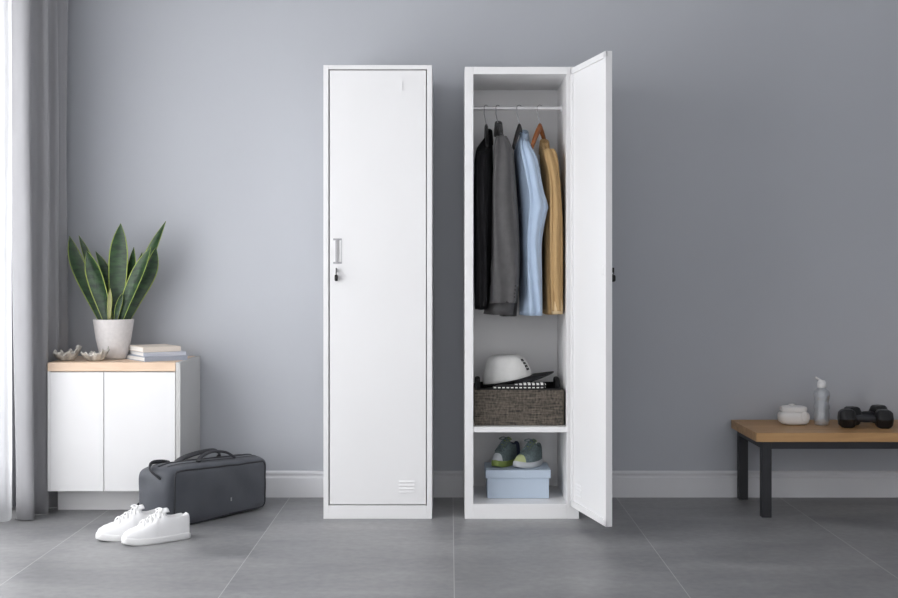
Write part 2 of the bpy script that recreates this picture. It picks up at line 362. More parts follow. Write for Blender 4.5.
# ---------------------------------------------------------------- lockers
def door(root, hinge, rotz, width, z0, z1, T=.024):
    # local: hinge edge at x=0, free edge x=-width, inner face y=0, outer face y=-T ; z measured from floor
    g = .0025
    d = boxes('door', [(-width, -g, -T, -.008, z0, z1), (-width, -width+.022, -.008, 0, z0, z1), (-.020-g, -g, -.008, 0, z0, z1), (-width, -g, -.008, 0, z0, z0+.022), (-width, -g, -.008, 0, z1-.022, z1)], M['steel'], root, loc=hinge, rot=(0,0,rotz))
    hx = -width+.031; zc = 1.062
    # recessed cup handle with steel end caps
    boxes('handle', [(hx-.017, hx+.017, -T-.0025, -T, zc-.050, zc-.043), (hx-.017, hx+.017, -T-.0025, -T, zc+.043, zc+.050), (hx-.008, hx+.002, -T-.006, -T, zc-.044, zc+.044), (hx+.0150, hx+.017, -T-.0018, -T, zc-.044, zc+.044)], M['chrome'], d, bev=.0006)
    bm = bmesh.new(); cyl_y(bm, hx-.004, .985, -T-.004, -T, .008); 
    lk = build('lock_cylinder', bm, M['steel'], d, 'auto')
    bm = bmesh.new(); box(bm, hx-.0055, hx-.0025, -T-.018, -T-.004, .977, .995)
    tube(bm, [(hx-.004, -T-.014+.004*0, .980), (hx-.004, -T-.017, .974), (hx-.004, -T-.012, .968), (hx-.004, -T-.009, .962)], .0018, 6)
    build('key', bm, M['keyblack'], d)
    bm = bmesh.new(); superbox(bm, .0065, .011, .013, 4, 6, cz=.956, fn=lambda q, a, b, c: q+Vector((hx-.004, -T-.012, 0)))
    build('key_fob', bm, M['keyblack'], d, True)
    boxes('card_holder', [(-.098, -.0962, -T-.0045, -T, 1.699, 1.735), (-.0968, -.045, -T-.0008, -T, 1.699, 1.735)], M['steel'], d)
    bm = bmesh.new()
    for i in range(4):
        zz = .108+i*.0135
        prof = [(-T, zz+.004), (-T-.0042, zz-.0035), (-T-.0012, zz-.0045), (-T, zz-.0045)]
        grid(bm, [[(x, y, z) for y, z in prof] for x in (-.110, -.048)], True, capA=True, capB=True)
        prof = [(0-.008, zz+.004), (-.0058, zz-.0035), (-.0075, zz-.0045), (-.008, zz-.0045)]
        grid(bm, [[(x, y, z) for y, z in prof] for x in (-.110, -.048)], True, capA=True, capB=True)
    build('vent', bm, M['steel'], d)
    bm = bmesh.new(); superbox(bm, .012, .006, .019, 3.5, 8, cz=.985, fn=lambda q, a, b, c: q+Vector((hx, -.004, 0)))
    build('lock_housing', bm, M['steel'], d, True)
    return d
BACK = .425
def locker(label, x0, x1, H, ls, rs, zb, zt, ceil_z, shelf=None):
    cx = (x0+x1)/2
    r = thing('locker', label, 'locker', (cx, 0, 0), group='tall white steel lockers')
    a, b = x0-cx, x1-cx
    boxes('carcass', [(a, a+ls, 0, BACK, 0, H), (b-rs, b, 0, BACK, 0, H), (a+ls, b-rs, 0, BACK, ceil_z, H), (a+ls, b-rs, 0, BACK, 0, zb), (a+ls, b-rs, BACK-.015, BACK, zb, ceil_z)], M['steel'], r, mods=(('bev', .0012),))
    if shelf:
        boxes('shelf', [(a+ls, b-rs, .002, BACK-.015, shelf[0], shelf[1])], M['steel'], r)
        bm = bmesh.new(); z = 1.656; y = .20
        rows = [[(x, y+.009*math.cos(2*PI*k/16), z+.009*math.sin(2*PI*k/16)) for k in range(16)] for x in (a+ls, b-rs)]
        grid(bm, rows, True, capA=True, capB=True)
        for xx in ((a+ls, a+ls+.006), (b-rs-.008, b-rs)):
            rows = [[(x, y+.017*math.cos(2*PI*k/20), z+.017*math.sin(2*PI*k/20)) for k in range(20)] for x in xx]
            grid(bm, rows, True, capA=True, capB=True)
        build('hanging_rod', bm, M['rod'], r, 'auto')
    return r, cx
r1, c1 = locker('closed tall white steel locker, left of the open one', -.502, -.0714, 1.800, .020, .020, .053, 1.783, 1.783)
door(r1, (-.0914-.0015-c1, .0245, 0), 0, .3842, .0575, 1.7785)
r2, c2 = locker('tall white steel locker standing open with clothes inside', .0585, .5115, 1.793, .034, .048, .058, 1.764, 1.764, (.343, .364))
door(r2, (.475-c2, -.010, 0), math.radians(103), .402, .054, 1.782)

# ---------------------------------------------------------------- clothes
def garment(name, label, cat, m, x0, hook_x, body, sleeves, neck, mlining, mcuff=None, seed=0, hangmat=None, htop=None, twist=0.0):
    """body: rings (z, cx, hx, hy); sleeves: lists of rings (z, cx, cy, hx, hy)"""
    r = thing(name, label, cat, (x0, .20, 0), group='clothes on hangers in the open locker')
    n = 40
    def ring(z, cx, cy, hx, hy, ph, amp, p=2.6):
        out = []
        for k in range(n):
            t = 2*PI*k/n; c, s = math.cos(t), math.sin(t)
            w = 1+amp*(math.sin(5*t+ph+z*3)+.6*math.sin(9*t-ph*2+z*5))
            out.append((cx-x0+hx*w*math.copysign(abs(c)**(2/p), c), cy+hy*math.copysign(abs(s)**(2/p), s)*(1+amp*.1)+(.0075 if amp else 0)*abs(s)*math.sin(6.5*c+ph+5*z+1.2*math.sin(9*z+ph)), z))
        return out
    def interp(rows, m_):
        P = smoothpath([Vector(q[:3]) for q in rows], m_); Q = smoothpath([Vector(q[3:]+(0,)*(3-len(q[3:]))) for q in rows], m_)
        return [(a.x, a.y, a.z, b.x, b.y) for a, b in zip(P, Q)]
    rows = interp([(z, cx, 0., hx, hy) for z, cx, hx, hy in body], 5)
    bm = bmesh.new()
    R = [ring(z, cx, cy, max(hx, .004), max(hy, .004), seed, .10*min(1, (body[-1][0]-z)*4+.05)) for z, cx, cy, hx, hy in rows]
    z, cx, cy, hx, hy = rows[0]
    inner = [ring(z+.05, cx, cy, hx*.7, hy*.9, seed, 0), ring(z+.004, cx, cy, hx*.86, hy*.97, seed, .03)]
    grid(bm, inner+R, True, mi=lambda i, j: 1 if i < 2 else 0, capA=True, capB=True)
    build('garment_body', bm, [m, mlining], r, True)
    for si, sl in enumerate(sleeves):
        rows = interp(sl, 5); bm = bmesh.new()
        R = [ring(z, cx, cy, hx, hy, seed+si+1, .085) for z, cx, cy, hx, hy in rows]
        z, cx, cy, hx, hy = rows[0]
        inner = [ring(z+.04, cx, cy, hx*.7, hy*.7, 0, 0), ring(z+.002, cx, cy, hx*.86, hy*.84, 0, 0)]
        grid(bm, inner+R, True, mi=lambda i, j: 1 if i < 2 else 0, capA=True, capB=True)
        so = build('sleeve', bm, [m, mlining], r, True)
        if mcuff and si == 0:
            bm = bmesh.new(); R = [ring(z-.012, cx, cy, hx*.8, hy*.8, 0, 0), ring(z-.012, cx, cy, hx*.98, hy*1.0, 0, 0), ring(z+.015, cx, cy, hx*1.03, hy*1.04, 0, 0), ring(z+.05, cx, cy, hx*1.03, hy*1.05, 0, 0), ring(z+.052, cx, cy, hx*.9, hy*.9, 0, 0)]
            grid(bm, R, True, capA=True, capB=True); build('cuff', bm, mcuff, so, True)
    # collar
    zc, ccx, crx, cry = neck
    bm = bmesh.new()
    R = []
    for dz, k in ((-.03, 1.25), (0, 1.15), (.022, 1.0), (.026, .9), (.015, .8), (-.02, .8)):
        R.append([(ccx-x0+crx*k*math.cos(2*PI*j/24), cry*k*math.sin(2*PI*j/24)-.004, zc+dz+.012*math.sin(2*PI*j/24)) for j in range(24)])
    grid(bm, R, True, capA=True, capB=True); build('collar', bm, m, r, True)
    # hanger
    h = thing('clothes_hanger', hangmat[1], 'hanger', (hook_x, .20, 1.656), twist, group='hangers on the locker rod')
    hx = 0; zt = (zc+.036 if htop is None else ZP(htop, 4.9))-1.656
    bm = bmesh.new()
    arm = [(0.0, -.125, zt-.092), (0.0, -.09, zt-.060), (0.0, -.045, zt-.026), (0.0, -.008, zt-.003), (0, 0, zt), (0.0, .008, zt-.003), (0.0, .045, zt-.026), (0.0, .09, zt-.060), (0.0, .125, zt-.092)]
    pts = smoothpath(arm, 5); tube(bm, pts, [.0065+.0015*(1-abs(p.y)/.125) for p in pts], 12, 2.3)
    build('hanger_arms', bm, hangmat[0], h, True)
    bm = bmesh.new()
    hk = [(0, 0, zt), (0, 0, zt+.02), (0, 0, -.030)]
    hk += [(0, -.0135*math.sin(a), -.0135*math.cos(a)+.0) for a in [0.35+i*.35 for i in range(12)]]
    hk = [(0, 0, zt-.01), (0, 0, zt+.012), (-.005, -.001, -.040), (-.0085, -.008, -.022)]+[(-.009*math.cos(a), -.0125*math.cos(a), .0130*math.sin(a)) for a in [-.5+i*.35 for i in range(12)]]
    tube(bm, smoothpath(hk, 4), .0019, 8); build('hook', bm, M['chrome'], h, True)
    return r
def cxp(a, b, Z=4.84): return (XP(a, Z)+XP(b, Z))/2
def hwp(a, b, Z=4.84): return (XP(b, Z)-XP(a, Z))/2
def bodyrow(py, a, b, hy, Z=4.86): return (ZP(py, Z), cxp(a, b, Z), hwp(a, b, Z), hy)
def slrow(py, a, b, cy, hy): Z = 4.9+cy; return (ZP(py, Z), cxp(a, b, Z), cy, hwp(a, b, Z), hy)
garment('suit_jacket', 'black suit jacket, leftmost of the clothes in the locker', 'jacket', M['blacksuit'], .135, .150,
    [bodyrow(309, 475.5, 486.5, .14), bodyrow(270, 475.5, 490, .14), bodyrow(220, 475.5, 492.5, .14), bodyrow(175, 475.5, 493, .145), bodyrow(158, 475.5, 493, .135), bodyrow(147, 477.5, 493, .10), bodyrow(139, 483, 492.5, .06), bodyrow(134, 487, 492, .035)],
    [[slrow(306, 475.3, 487, -.148, .028), slrow(250, 475.3, 487, -.150, .028), slrow(190, 475.3, 488.5, -.148, .030), slrow(160, 476, 489, -.140, .026), slrow(151, 479, 489, -.125, .012)],
     [slrow(305, 478, 490, .148, .022), slrow(200, 478, 490, .148, .022), slrow(156, 480, 489, .135, .012)]],
    (ZP(137, 4.9), cxp(485, 493, 4.9), .014, .035), M['greylining'], seed=1, hangmat=(M['hangblack'], 'black hanger holding the black suit jacket, leftmost on the rod'))
g2 = garment('blazer', 'charcoal grey wool blazer with dark cuff buttons, hanging in the locker', 'jacket', M['greysuit'], .215, XP(498, 4.9),
    [bodyrow(314, 485.5, 512, .13), bodyrow(270, 494.5, 519, .135), bodyrow(220, 496, 518, .135), bodyrow(170, 497, 515, .14), bodyrow(150, 498, 511.5, .125), bodyrow(140, 497, 507.5, .085), bodyrow(131, 495, 502, .035)],
    [[slrow(303, 490.5, 516, -.135, .032), slrow(275, 491.5, 518.5, -.140, .032), slrow(235, 492.5, 518, -.142, .032), slrow(190, 492.5, 515, -.142, .034), slrow(155, 494, 512.5, -.138, .032), slrow(141, 495, 508.5, -.12, .022), slrow(136, 496, 506, -.10, .010)],
     [slrow(316, 500.5, 516, .060, .05), slrow(280, 501, 517, .10, .045), slrow(200, 500, 515, .14, .03), slrow(150, 499, 511, .13, .02)]],
    (ZP(129, 4.9), cxp(494.5, 502.5, 4.9), .016, .036), M['greylining'], seed=2.3, hangmat=(M['hangblack'], 'dark hanger holding the charcoal blazer, hook second from the left on the rod'), htop=127)
for o in [c for c in g2.children if c.name.startswith('sleeve')][:1]:
    for i in range(4):
        bm = bmesh.new(); cyl_y(bm, XP(515.2-i*.35, 4.745)-.215, ZP(286+i*3.7, 4.74), -.172, -.158, .0042, 12); build('button', bm, M['keyblack'], o)
garment('dress_shirt', 'pale blue cotton shirt hanging between the charcoal blazer and the tan sweater', 'shirt', M['blueshirt'], .29, XP(519.5, 4.9),
    [bodyrow(315, 521, 538, .11), bodyrow(270, 521, 541, .12), bodyrow(210, 520, 541.5, .125), bodyrow(175, 517, 537, .13), bodyrow(156, 515, 533, .115), bodyrow(145, 516, 530, .08), bodyrow(137, 520, 527, .035)],
    [[slrow(315.5, 527.5, 542, -.125, .026), slrow(270, 526.5, 541.5, -.132, .028), slrow(240, 526.5, 541.5, -.132, .03), slrow(214, 528, 546, -.134, .03), slrow(206, 529, 547.5, -.134, .03), slrow(190, 528, 543, -.135, .03), slrow(160, 522, 537, -.135, .028), slrow(148, 520, 531.5, -.12, .022), slrow(141, 521, 528.5, -.10, .010)],
     [slrow(312, 520, 530, .12, .028), slrow(200, 520, 532, .135, .028), slrow(155, 520, 530, .13, .02)]],
    (ZP(138, 4.9), cxp(519.5, 529, 4.9), .018, .040), M['blueshirt'], seed=3.1, hangmat=(M['hangblack'], 'black hanger under the pale blue shirt'), htop=128, twist=math.radians(-14))
garment('knit_sweater', 'tan knit sweater, rightmost of the clothes in the locker', 'sweater', M['tan'], .39, XP(540, 4.9),
    [bodyrow(314, 544, 557, .12), bodyrow(270, 543.5, 558, .125), bodyrow(210, 544, 558, .125), bodyrow(175, 543, 556.5, .13), bodyrow(160, 541, 555, .115), bodyrow(152, 540.5, 552.5, .08), bodyrow(146, 540, 549, .04)],
    [[slrow(311, 551.5, 562.8, -.120, .026), slrow(296, 551, 562.5, -.125, .03), slrow(262, 550, 562.5, -.130, .03), slrow(220, 550, 562, -.134, .03), slrow(180, 549.5, 559.5, -.135, .03), slrow(157, 545, 557, -.130, .026), slrow(149, 544, 554, -.115, .014)],
     [slrow(309, 546, 560, .12, .028), slrow(200, 546, 558, .135, .028), slrow(160, 545, 556, .13, .02)]],
    (ZP(147, 4.9), cxp(539, 549.5, 4.9), .019, .042), M['tan'], mcuff=M['tancuff'], seed=4.4, hangmat=(M['hangwood'], 'wooden hanger under the tan sweater'), htop=127.5, twist=math.radians(-19))

# ---------------------------------------------------------------- basket, cap, scarf, shoe box
BX0, BX1, BY0, BY1, BZ0, BZ1 = .0975, .4555, .040, .34, .364, .507
bk = thing('storage_basket', 'dark brown woven storage basket on the locker shelf', 'basket', ((BX0+BX1)/2, (BY0+BY1)/2, BZ0))
hx, hy, hz = (BX1-BX0)/2, (BY1-BY0)/2, BZ1-BZ0
w = .008
boxes('basket_body', [(-hx, hx, -hy, -hy+w, 0, hz), (-hx, hx, hy-w, hy, 0, hz), (-hx, -hx+w, -hy+w, hy-w, 0, hz), (hx-w, hx, -hy+w, hy-w, 0, hz), (-hx+w, hx-w, -hy+w, hy-w, 0, w)], M['basket'], bk, mods=(('bev', .003),))
boxes('lining', [(-hx+w, hx-w, -hy+w, -hy+w+.003, w, hz+.006), (-hx+w, hx-w, hy-w-.003, hy-w, w, hz+.006), (-hx+w, -hx+w+.003, -hy+w, hy-w, w, hz+.006), (hx-w-.003, hx-w, -hy+w, hy-w, w, hz+.006)], M['liner'], bk)
for s in (-1, 1):
    bm = bmesh.new(); tube(bm, smoothpath([(s*(hx-w-.008), -.055, hz-.03), (s*(hx-w-.008), -.045, hz+.026), (s*(hx-w-.008), 0, hz+.036), (s*(hx-w-.008), .045, hz+.026), (s*(hx-w-.008), .055, hz-.03)], 6), .0045, 8, 2.2, up=(1,0,0))
    build('handle', bm, M['liner'], bk, True)
bm = bmesh.new()
superbox(bm, hx-w-.016, hy-w-.006, .062, 5, 18, cz=.0, fn=lambda q, a, b, c: q+Vector((0, 0, .006*mnoise.noise(Vector((a*3, b*3, c*2))) if c > 0 else 0)))
cl = build('folded_clothing', bm, M['liner'], None, True, loc=((BX0+BX1)/2, (BY0+BY1)/2, .372+.064))
tag(cl, 'folded black clothing filling the woven basket', 'clothing')
# checked scarf lying over the front of the clothing
bm = bmesh.new()
def scf(q, a, b, c): return q+Vector((0, 0, .010*a*abs(a)+.003*math.sin(a*5)+.006))
superbox(bm, .108, .030, .0125, 5, 22, fn=scf)
sc = build('checked_scarf', bm, M['check'], None, True, loc=(XP(519, 4.78), .080, .5095))
tag(sc, 'black and white checked cloth rolled under the cap at the basket front', 'scarf')
# cap
cap = thing('baseball_cap', 'white cap with a black brim lying on the basket', 'cap', (XP(507.5, 4.89), .205, .5235))
class CapShape:
    def __matmul__(self, v):
        f = min(1, max(0, v.z/cz_))
        x = v.x*(1-.22*f**1.5) if v.x > 0 else v.x*(1-.04*f)
        return Vector((x, v.y, v.z+v.x*.21*(1-.9*f)))
capt = CapShape()
cx_, cy_, cz_ = .101, .088, .105
bm = bmesh.new(); n = 48; rows = []
for i in range(15):
    u = i/14*PI/2
    rr = math.cos(u)**.34; zz = math.sin(u)**.88
    rows.append([tuple(capt @ Vector((cx_*rr*math.cos(2*PI*k/n)*(1+.012*math.cos(12*PI*k/n))-.0*zz, cy_*rr*math.sin(2*PI*k/n)*(1+.012*math.cos(12*PI*k/n)), .008+cz_*zz+.004*mnoise.noise(Vector((math.cos(2*PI*k/n)*2, math.sin(2*PI*k/n)*2, zz*3)))))) for k in range(n)])
grid(bm, rows, True, capB=True); build('crown', bm, M['capwhite'], cap, True, mods=(('solid', .003, -1),))
bm = bmesh.new(); p = capt @ Vector((-.013, 0, cz_+.009)); superbox(bm, .007, .007, .004, 2, 6, fn=lambda q, a, b, c: q+p); build('top_button', bm, M['capwhite'], cap, True)
bm = bmesh.new(); rows = []
for i in range(9):
    t = i/8
    row = []
    for k in range(25):
        a = (-1+2*k/24)*math.radians(82)
        bxx, byy = cx_*math.cos(a), cy_*math.sin(a)
        ext = .092*math.cos(a*.98)**.6 if abs(a) < 1.5 else 0
        row.append(tuple(capt @ Vector((bxx+t*ext, byy*(1-.12*t), .010-.020*t*math.sin(a)**2-.006*t*t))))
    rows.append(row)
grid(bm, rows); build('brim', bm, M['blackfab'], cap, True, mods=(('solid', .004),))
bm = bmesh.new(); rows = []
for zz in (0, .007):
    rows.append([tuple(capt @ Vector((cx_*1.012*math.cos(2*PI*k/n), cy_*1.012*math.sin(2*PI*k/n), .004+zz))) for k in range(n)])
grid(bm, rows, True); build('sweatband', bm, M['blackfab'], cap, True, mods=(('solid', .002),))
def crown_pt(ang, zf, off=.0015):
    u = math.asin(zf**(1/.88)); rr = math.cos(u)**.34
    return capt @ Vector(((cx_*rr+off)*math.cos(ang), (cy_*rr+off)*math.sin(ang), .008+cz_*zf))
bm = bmesh.new()
def quad(a0, a1, z0, z1):
    f = [crown_pt(a0, z0), crown_pt(a1, z0), crown_pt(a1, z1), crown_pt(a0, z1)]
    bm.faces.new([bm.verts.new(q) for q in f])
A = math.radians
for i, (zz, sh) in enumerate(((.74, 0), (.60, 2), (.46, 4), (.32, 6))):
    a0 = A(-40+sh); quad(a0, a0+A(4), zz, zz+.10); quad(a0+A(8), a0+A(12), zz, zz+.10); quad(a0+A(2), a0+A(10), zz+(.03 if i % 2 else .06), zz+(.06 if i % 2 else .09))
build('embroidery', bm, M['blackfab'], cap, mods=(('solid', .002, 1),))

sb = thing('shoe_box', 'pale blue lidded shoe box on the locker floor', 'box', (XP(518.3, 4.81), .25, .0585))
boxes('box_body', [(-.125, .125, -.132, .055, 0, .112)], M['boxblue'], sb, mods=(('bev', .0015),))
boxes('lid', [(-.132, .132, -.139, .062, .083, .116)], M['boxblue'], sb, mods=(('bev', .0015),))

# ---------------------------------------------------------------- sneakers
def sneaker(label, loc, rotz, mu, ms, mtoe, mlin, group, L=.27, W=.096, H=.095, mirror=1, heelmat=None, trim=None, lacem=None):
    r = thing('sneaker', label, 'shoe', loc, rotz, group)
    def hw(t):   # half width at t (0 heel .. 1 toe)
        return W/2*(math.sin(PI*min(1, max(0.0, (t+.10)/1.13))**.9)**.42)*(.80+.24*math.sin(PI*min(1, t)**1.5)) if t < 1.0 else .004
    def bend(t): return mirror*.010*math.sin(PI*t)
    def ht(t):
        pts = [(0, .84), (.07, .98), (.18, .94), (.28, .97), (.36, 1.0), (.46, .88), (.60, .74), (.74, .60), (.86, .54), (.95, .45), (1, .28)]
        for (a, va), (b, vb) in zip(pts, pts[1:]):
            if t <= b: s = (t-a)/(b-a); s = s*s*(3-2*s); return H*(va+(vb-va)*s)
        return H*.22
    NV = 26; NT = 44; rows = []; st = .016
    for i in range(NT+1):
        t = i/NT; x = -L/2+L*t; w_ = hw(t)*.93; h = ht(t)
        row = []
        for j in range(NV+1):
            v = -1+2*j/NV
            a = v*PI/2*1.0
            openf = max(0, min(1, (t-.035)/.05))*max(0, min(1, (.34-t)/.05))
            k = .36+.3*min(1, t/.45)*0
            yy = w_*math.copysign(abs(math.sin(a))**(.55+.25*t), a)
            zz = st+(h-st)*abs(math.cos(a))**(.45+.25*t)
            taper = 1-.34*((zz-st)/(H))*(1 if t < .5 else .6)
            yy *= taper
            if openf > 0 and abs(v) < .5:
                dd = min(1, (.5-abs(v))/.12)*openf
                zz = zz*(1-dd)+dd*(.030)
            row.append((x+(-.006*(zz/H) if t < .1 else 0), yy+bend(t), zz))
        rows.append(row)
    def mi(i, j):
        t = i/NT; v = -1+2*(j+.5)/NV
        if .03 < t < .345 and abs(v) < .46: return 1
        if t > .80: return 2
        if t < .14: return 3
        return 0
    bm = bmesh.new(); grid(bm, rows, False, mi=mi)
    bm.faces.new([v for v in bm.verts if abs(v.co.x+L/2) < .012 and v.index < 0][:0] or [bm.verts.new((-L/2, -.001, st)), bm.verts.new((-L/2, .001, st)), bm.verts.new((-L/2, 0, st+.001))])
    # close heel with fan
    bm.verts.ensure_lookup_table()
    heel = [bm.verts[j] for j in range(NV+1)]; bm.faces.new(heel)
    toe = [bm.verts[NT*(NV+1)+j] for j in range(NV+1)]; bm.faces.new(toe)
    up = build('upper', bm, [mu, mlin, mtoe, heelmat or mu], r, True)
    # sole
    bm = bmesh.new(); outl = []
    for i in range(31):
        t = i/30; outl.append((-L/2+L*t, hw(t)+bend(t)))
    for i in range(29, 0, -1):
        t = i/30; outl.append((-L/2+L*t, -hw(t)+bend(t)))
    def spring(x): t = (x+L/2)/L; return .010*max(0, (t-.72)/.28)**2
    R = []
    for z, k in ((.0, .93), (.003, .99), (.010, 1.0), (.020, .985), (.024, .93)):
        R.append([(x*(1+.02*(k-.93)/.07*0)+(.006 if x > 0 else -.004)*(k-.93)/.07*min(1, abs(x)/(L/2))**4, y*k+.0, z+spring(x)*(1-0*k)) for x, y in outl])
    grid(bm, R, True, capA=True, capB=True); build('sole', bm, ms, r, True)
    # tongue and laces
    bm = bmesh.new(); rows = []
    for i in range(9):
        s = i/8; t = .60-.29*s; x = -L/2+L*t
        z = ht(t)+.003+(.008*max(0, s-.6)/.4)
        rows.append([(x-.004*s, bend(t)+W*.20*(-1+2*j/6), z-.010*abs(-1+2*j/6)**2) for j in range(7)])
    grid(bm, rows); build('tongue', bm, mu if trim is None else trim, r, True, mods=(('solid', .004),))
    bm = bmesh.new()
    for i in range(5):
        t = .39+.06*i; x = -L/2+L*t; z = ht(t)+.003
        for sgn in (-1, 1):
            pts = [(x, bend(t)-sgn*W*.24, z-.013), (x+.004, bend(t)-sgn*W*.12, z-.001), (x+.009, bend(t), z+.003), (x+.013, bend(t)+sgn*W*.12, z-.003), (x+.016, bend(t)+sgn*W*.24, z-.017)]
            tube(bm, smoothpath(pts, 4), .0026, 6)
    t = .37; x = -L/2+L*t; z = ht(t)+.008
    for sgn in (-1, 1):
        tube(bm, smoothpath([(x, bend(t), z), (x+.006, bend(t)+sgn*.016, z+.002), (x+.016, bend(t)+sgn*.026, z-.004), (x+.010, bend(t)+sgn*.012, z-.006), (x, bend(t), z)], 5), .0022, 6)
    build('laces', bm, lacem or M['lace'], r, True)
    return r
def place_shoe(label, toe, heel, z, *a, **k):
    tx, ty = toe; hx_, hy_ = heel
    L = math.hypot(tx-hx_, ty-hy_)
    return sneaker(label, ((tx+hx_)/2, (ty+hy_)/2, z), math.atan2(ty-hy_, tx-hx_), *a, L=L-.022, **k)
place_shoe('white leather sneaker on the floor, the one nearer the camera', (-1.178, -.478), (-.963, -.322), 0, M['shoewhite'], M['rubber'], M['shoewhite'], M['lining'], 'white sneakers on the floor', mirror=-1, H=.106, W=.104)
place_shoe('white leather sneaker on the floor, behind its twin and closer to the cabinet', (-1.292, -.404), (-1.080, -.248), 0, M['shoewhite'], M['rubber'], M['shoewhite'], M['lining'], 'white sneakers on the floor', mirror=1, H=.106, W=.104)
Zt = .0585+.116
place_shoe('running shoe with a navy heel on the shoe box, the left one', (XP(493, 4.86), .150), (XP(518, 5.00), .315), Zt, M['gmesh'], M['lime'], M['palesole'], M['navy'], 'running shoes on the shoe box', W=.076, H=.104, mirror=-1, heelmat=M['navy'], trim=M['lime'], lacem=M['gmesh'])
place_shoe('grey running shoe with a pale toe on the shoe box, the right one', (XP(514, 4.83), .128), (XP(540, 4.98), .292), Zt, M['gmesh'], M['palesole'], M['palelime'], M['gmesh'], 'running shoes on the shoe box', W=.076, H=.100, mirror=1, trim=M['lime'], lacem=M['gmesh'])

# ---------------------------------------------------------------- cabinet with things on it
CX0, CX1, CF, CB = -1.617, -1.083, .06, .44
cb = thing('cabinet', 'low white cabinet with a pale oak top against the wall', 'cabinet', ((CX0+CX1)/2, (CF+CB)/2, 0))
ccx, ccy = (CX0+CX1)/2, (CF+CB)/2
def cbx(lst): return [(a-ccx, b-ccx, c-ccy, d-ccy, e, f) for a, b, c, d, e, f in lst]
zt = .6155; zw = .580; zd = .098
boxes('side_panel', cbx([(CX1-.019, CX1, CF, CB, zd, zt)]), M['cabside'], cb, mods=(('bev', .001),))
boxes('side_panel', cbx([(CX0, CX0+.012, CF, CB, zd, zw)]), M['cab'], cb, mods=(('bev', .001),))
boxes('top', cbx([(CX0, CX1-.0195, CF-.001, CB, zw, zt)]), M['cabwood'], cb, mods=(('bev', .0015),))
boxes('carcass', cbx([(CX0+.012, CX1-.0195, CF+.025, CB, zd, zw), ]), M['cab'], cb)
boxes('plinth', cbx([(CX0+.002, CX1-.0195, .180, CB, 0, zd)]), M['cab'], cb)
seam = XP(103.7, 4.76)
boxes('door', cbx([(CX0+.001, seam-.0015, CF+.002, CF+.022, zd, zw-.004)]), M['cab'], cb, mods=(('bev', .001),))
boxes('door', cbx([(seam+.0015, CX1-.0215, CF+.002, CF+.022, zd, zw-.004)]), M['cab'], cb, mods=(('bev', .001),))

# snake plant
PZ = 4.96
px_, py_ = XP(113.6, PZ), PZ+CY
pl = thing('snake_plant', 'snake plant with yellow-edged upright leaves in a white pot', 'plant', (px_, py_, zt))
bm = bmesh.new()
prof = [(.001, 0), (.050, 0), (.056, .003), (.062, .03), (.074, .08), (.082, .13), (.086, .160), (.0865, .165), (.0835, .167), (.081, .164), (.078, .14), (.074, .135)]
lathe(bm, prof, 48, cap=True, sx=.965, sy=.965); build('pot', bm, M['pot'], pl, True)
bm = bmesh.new(); n = 30
grid(bm, [[(.076*k/8*math.cos(2*PI*j/n)+.0001, .076*k/8*math.sin(2*PI*j/n), .150+.004*mnoise.noise(Vector((k, j*.7, 0)))) for j in range(n)] for k in range(1, 9)], True, capA=True)
build('soil', bm, M['soil'], pl, True)
def leaf(base, pts, w, yd, tw=0.0, m=None, wb=.35):
    """pts: pixel control points base -> tip; w: widest width in px; yd: depth offset at base, tip; tw: twist"""
    sc_ = PZ/F
    ctrl = []
    K = [(base, 324.5)]+pts
    for i, (a, b) in enumerate(K):
        s = i/(len(K)-1)
        ctrl.append(((a-113.6)*sc_, yd[0]+(yd[1]-yd[0])*s, ZP(b, PZ)-zt))
    P = smoothpath(ctrl, 8); N = len(P); rows = []
    tot = [0]
    for i in range(1, N): tot.append(tot[-1]+(P[i]-P[i-1]).length)
    for i, p in enumerate(P):
        s = tot[i]/tot[-1]
        t = (P[min(i+1, N-1)]-P[max(i-1, 0)]).normalized()
        wid = w*sc_/2*((wb+(1-wb)*math.sin(min(1, s/.62)*PI/2)) if s < .62 else (1-((s-.62)/.38)**2.2))
        wid = max(wid, .0004)
        side = Vector((math.cos(tw*(.3+s)), math.sin(tw*(.3+s)), 0)); side = (side-t*side.dot(t)).normalized(); nn = side.cross(t)
        rows.append([tuple(p+side*wid*c+nn*(-.22*wid*(1-c*c))) for c in (-1, -.89, -.5, 0, .5, .89, 1)])
    bm = bmesh.new()
    grid(bm, rows, mi=lambda i, j: 1 if j in (0, 5) else 0)
    build('leaf', bm, m or [M['leaf'], M['leafedge']], pl, True, mods=(('solid', .0018),))
leaf(117.5, [(117.5, 300), (119.5, 255), (122, 223.5)], 19, (-.005, -.02), .15)
leaf(104, [(93, 298), (77, 262), (69.5, 236)], 15, (-.01, .0), .4)
leaf(107, [(101, 296), (88, 262), (76.5, 235)], 9, (.02, .03), .2)
leaf(110, [(106, 305), (99, 280), (91, 251)], 18, (-.035, -.06), -.2)
leaf(112, [(110, 300), (103, 272), (92, 251)], 10, (.03, .05), .3)
leaf(114, [(112, 300), (110, 268)], 10, (.02, .03), .2)
leaf(120, [(125, 298), (130, 270), (132.5, 247)], 11, (.005, .02), -.3)
leaf(121.5, [(127, 300), (134, 278), (139, 252)], 9, (.03, .05), .3)
leaf(123, [(131, 298), (148, 252), (163, 220.5)], 13, (.025, .05), -.45)
leaf(125, [(135, 300), (150, 270), (155, 247)], 15, (.0, .02), .5)
leaf(121, [(129, 300), (141, 272), (154.5, 247)], 14, (-.035, -.06), -.35)
leaf(112.5, [(113, 308), (114, 288)], 5, (-.05, -.055), 0, [M['leafpale'], M['leafedge']])
leaf(118.5, [(121, 310), (126, 293)], 6, (-.05, -.055), .2)
leaf(109, [(104, 308), (96, 286)], 6, (-.02, -.03), .2)
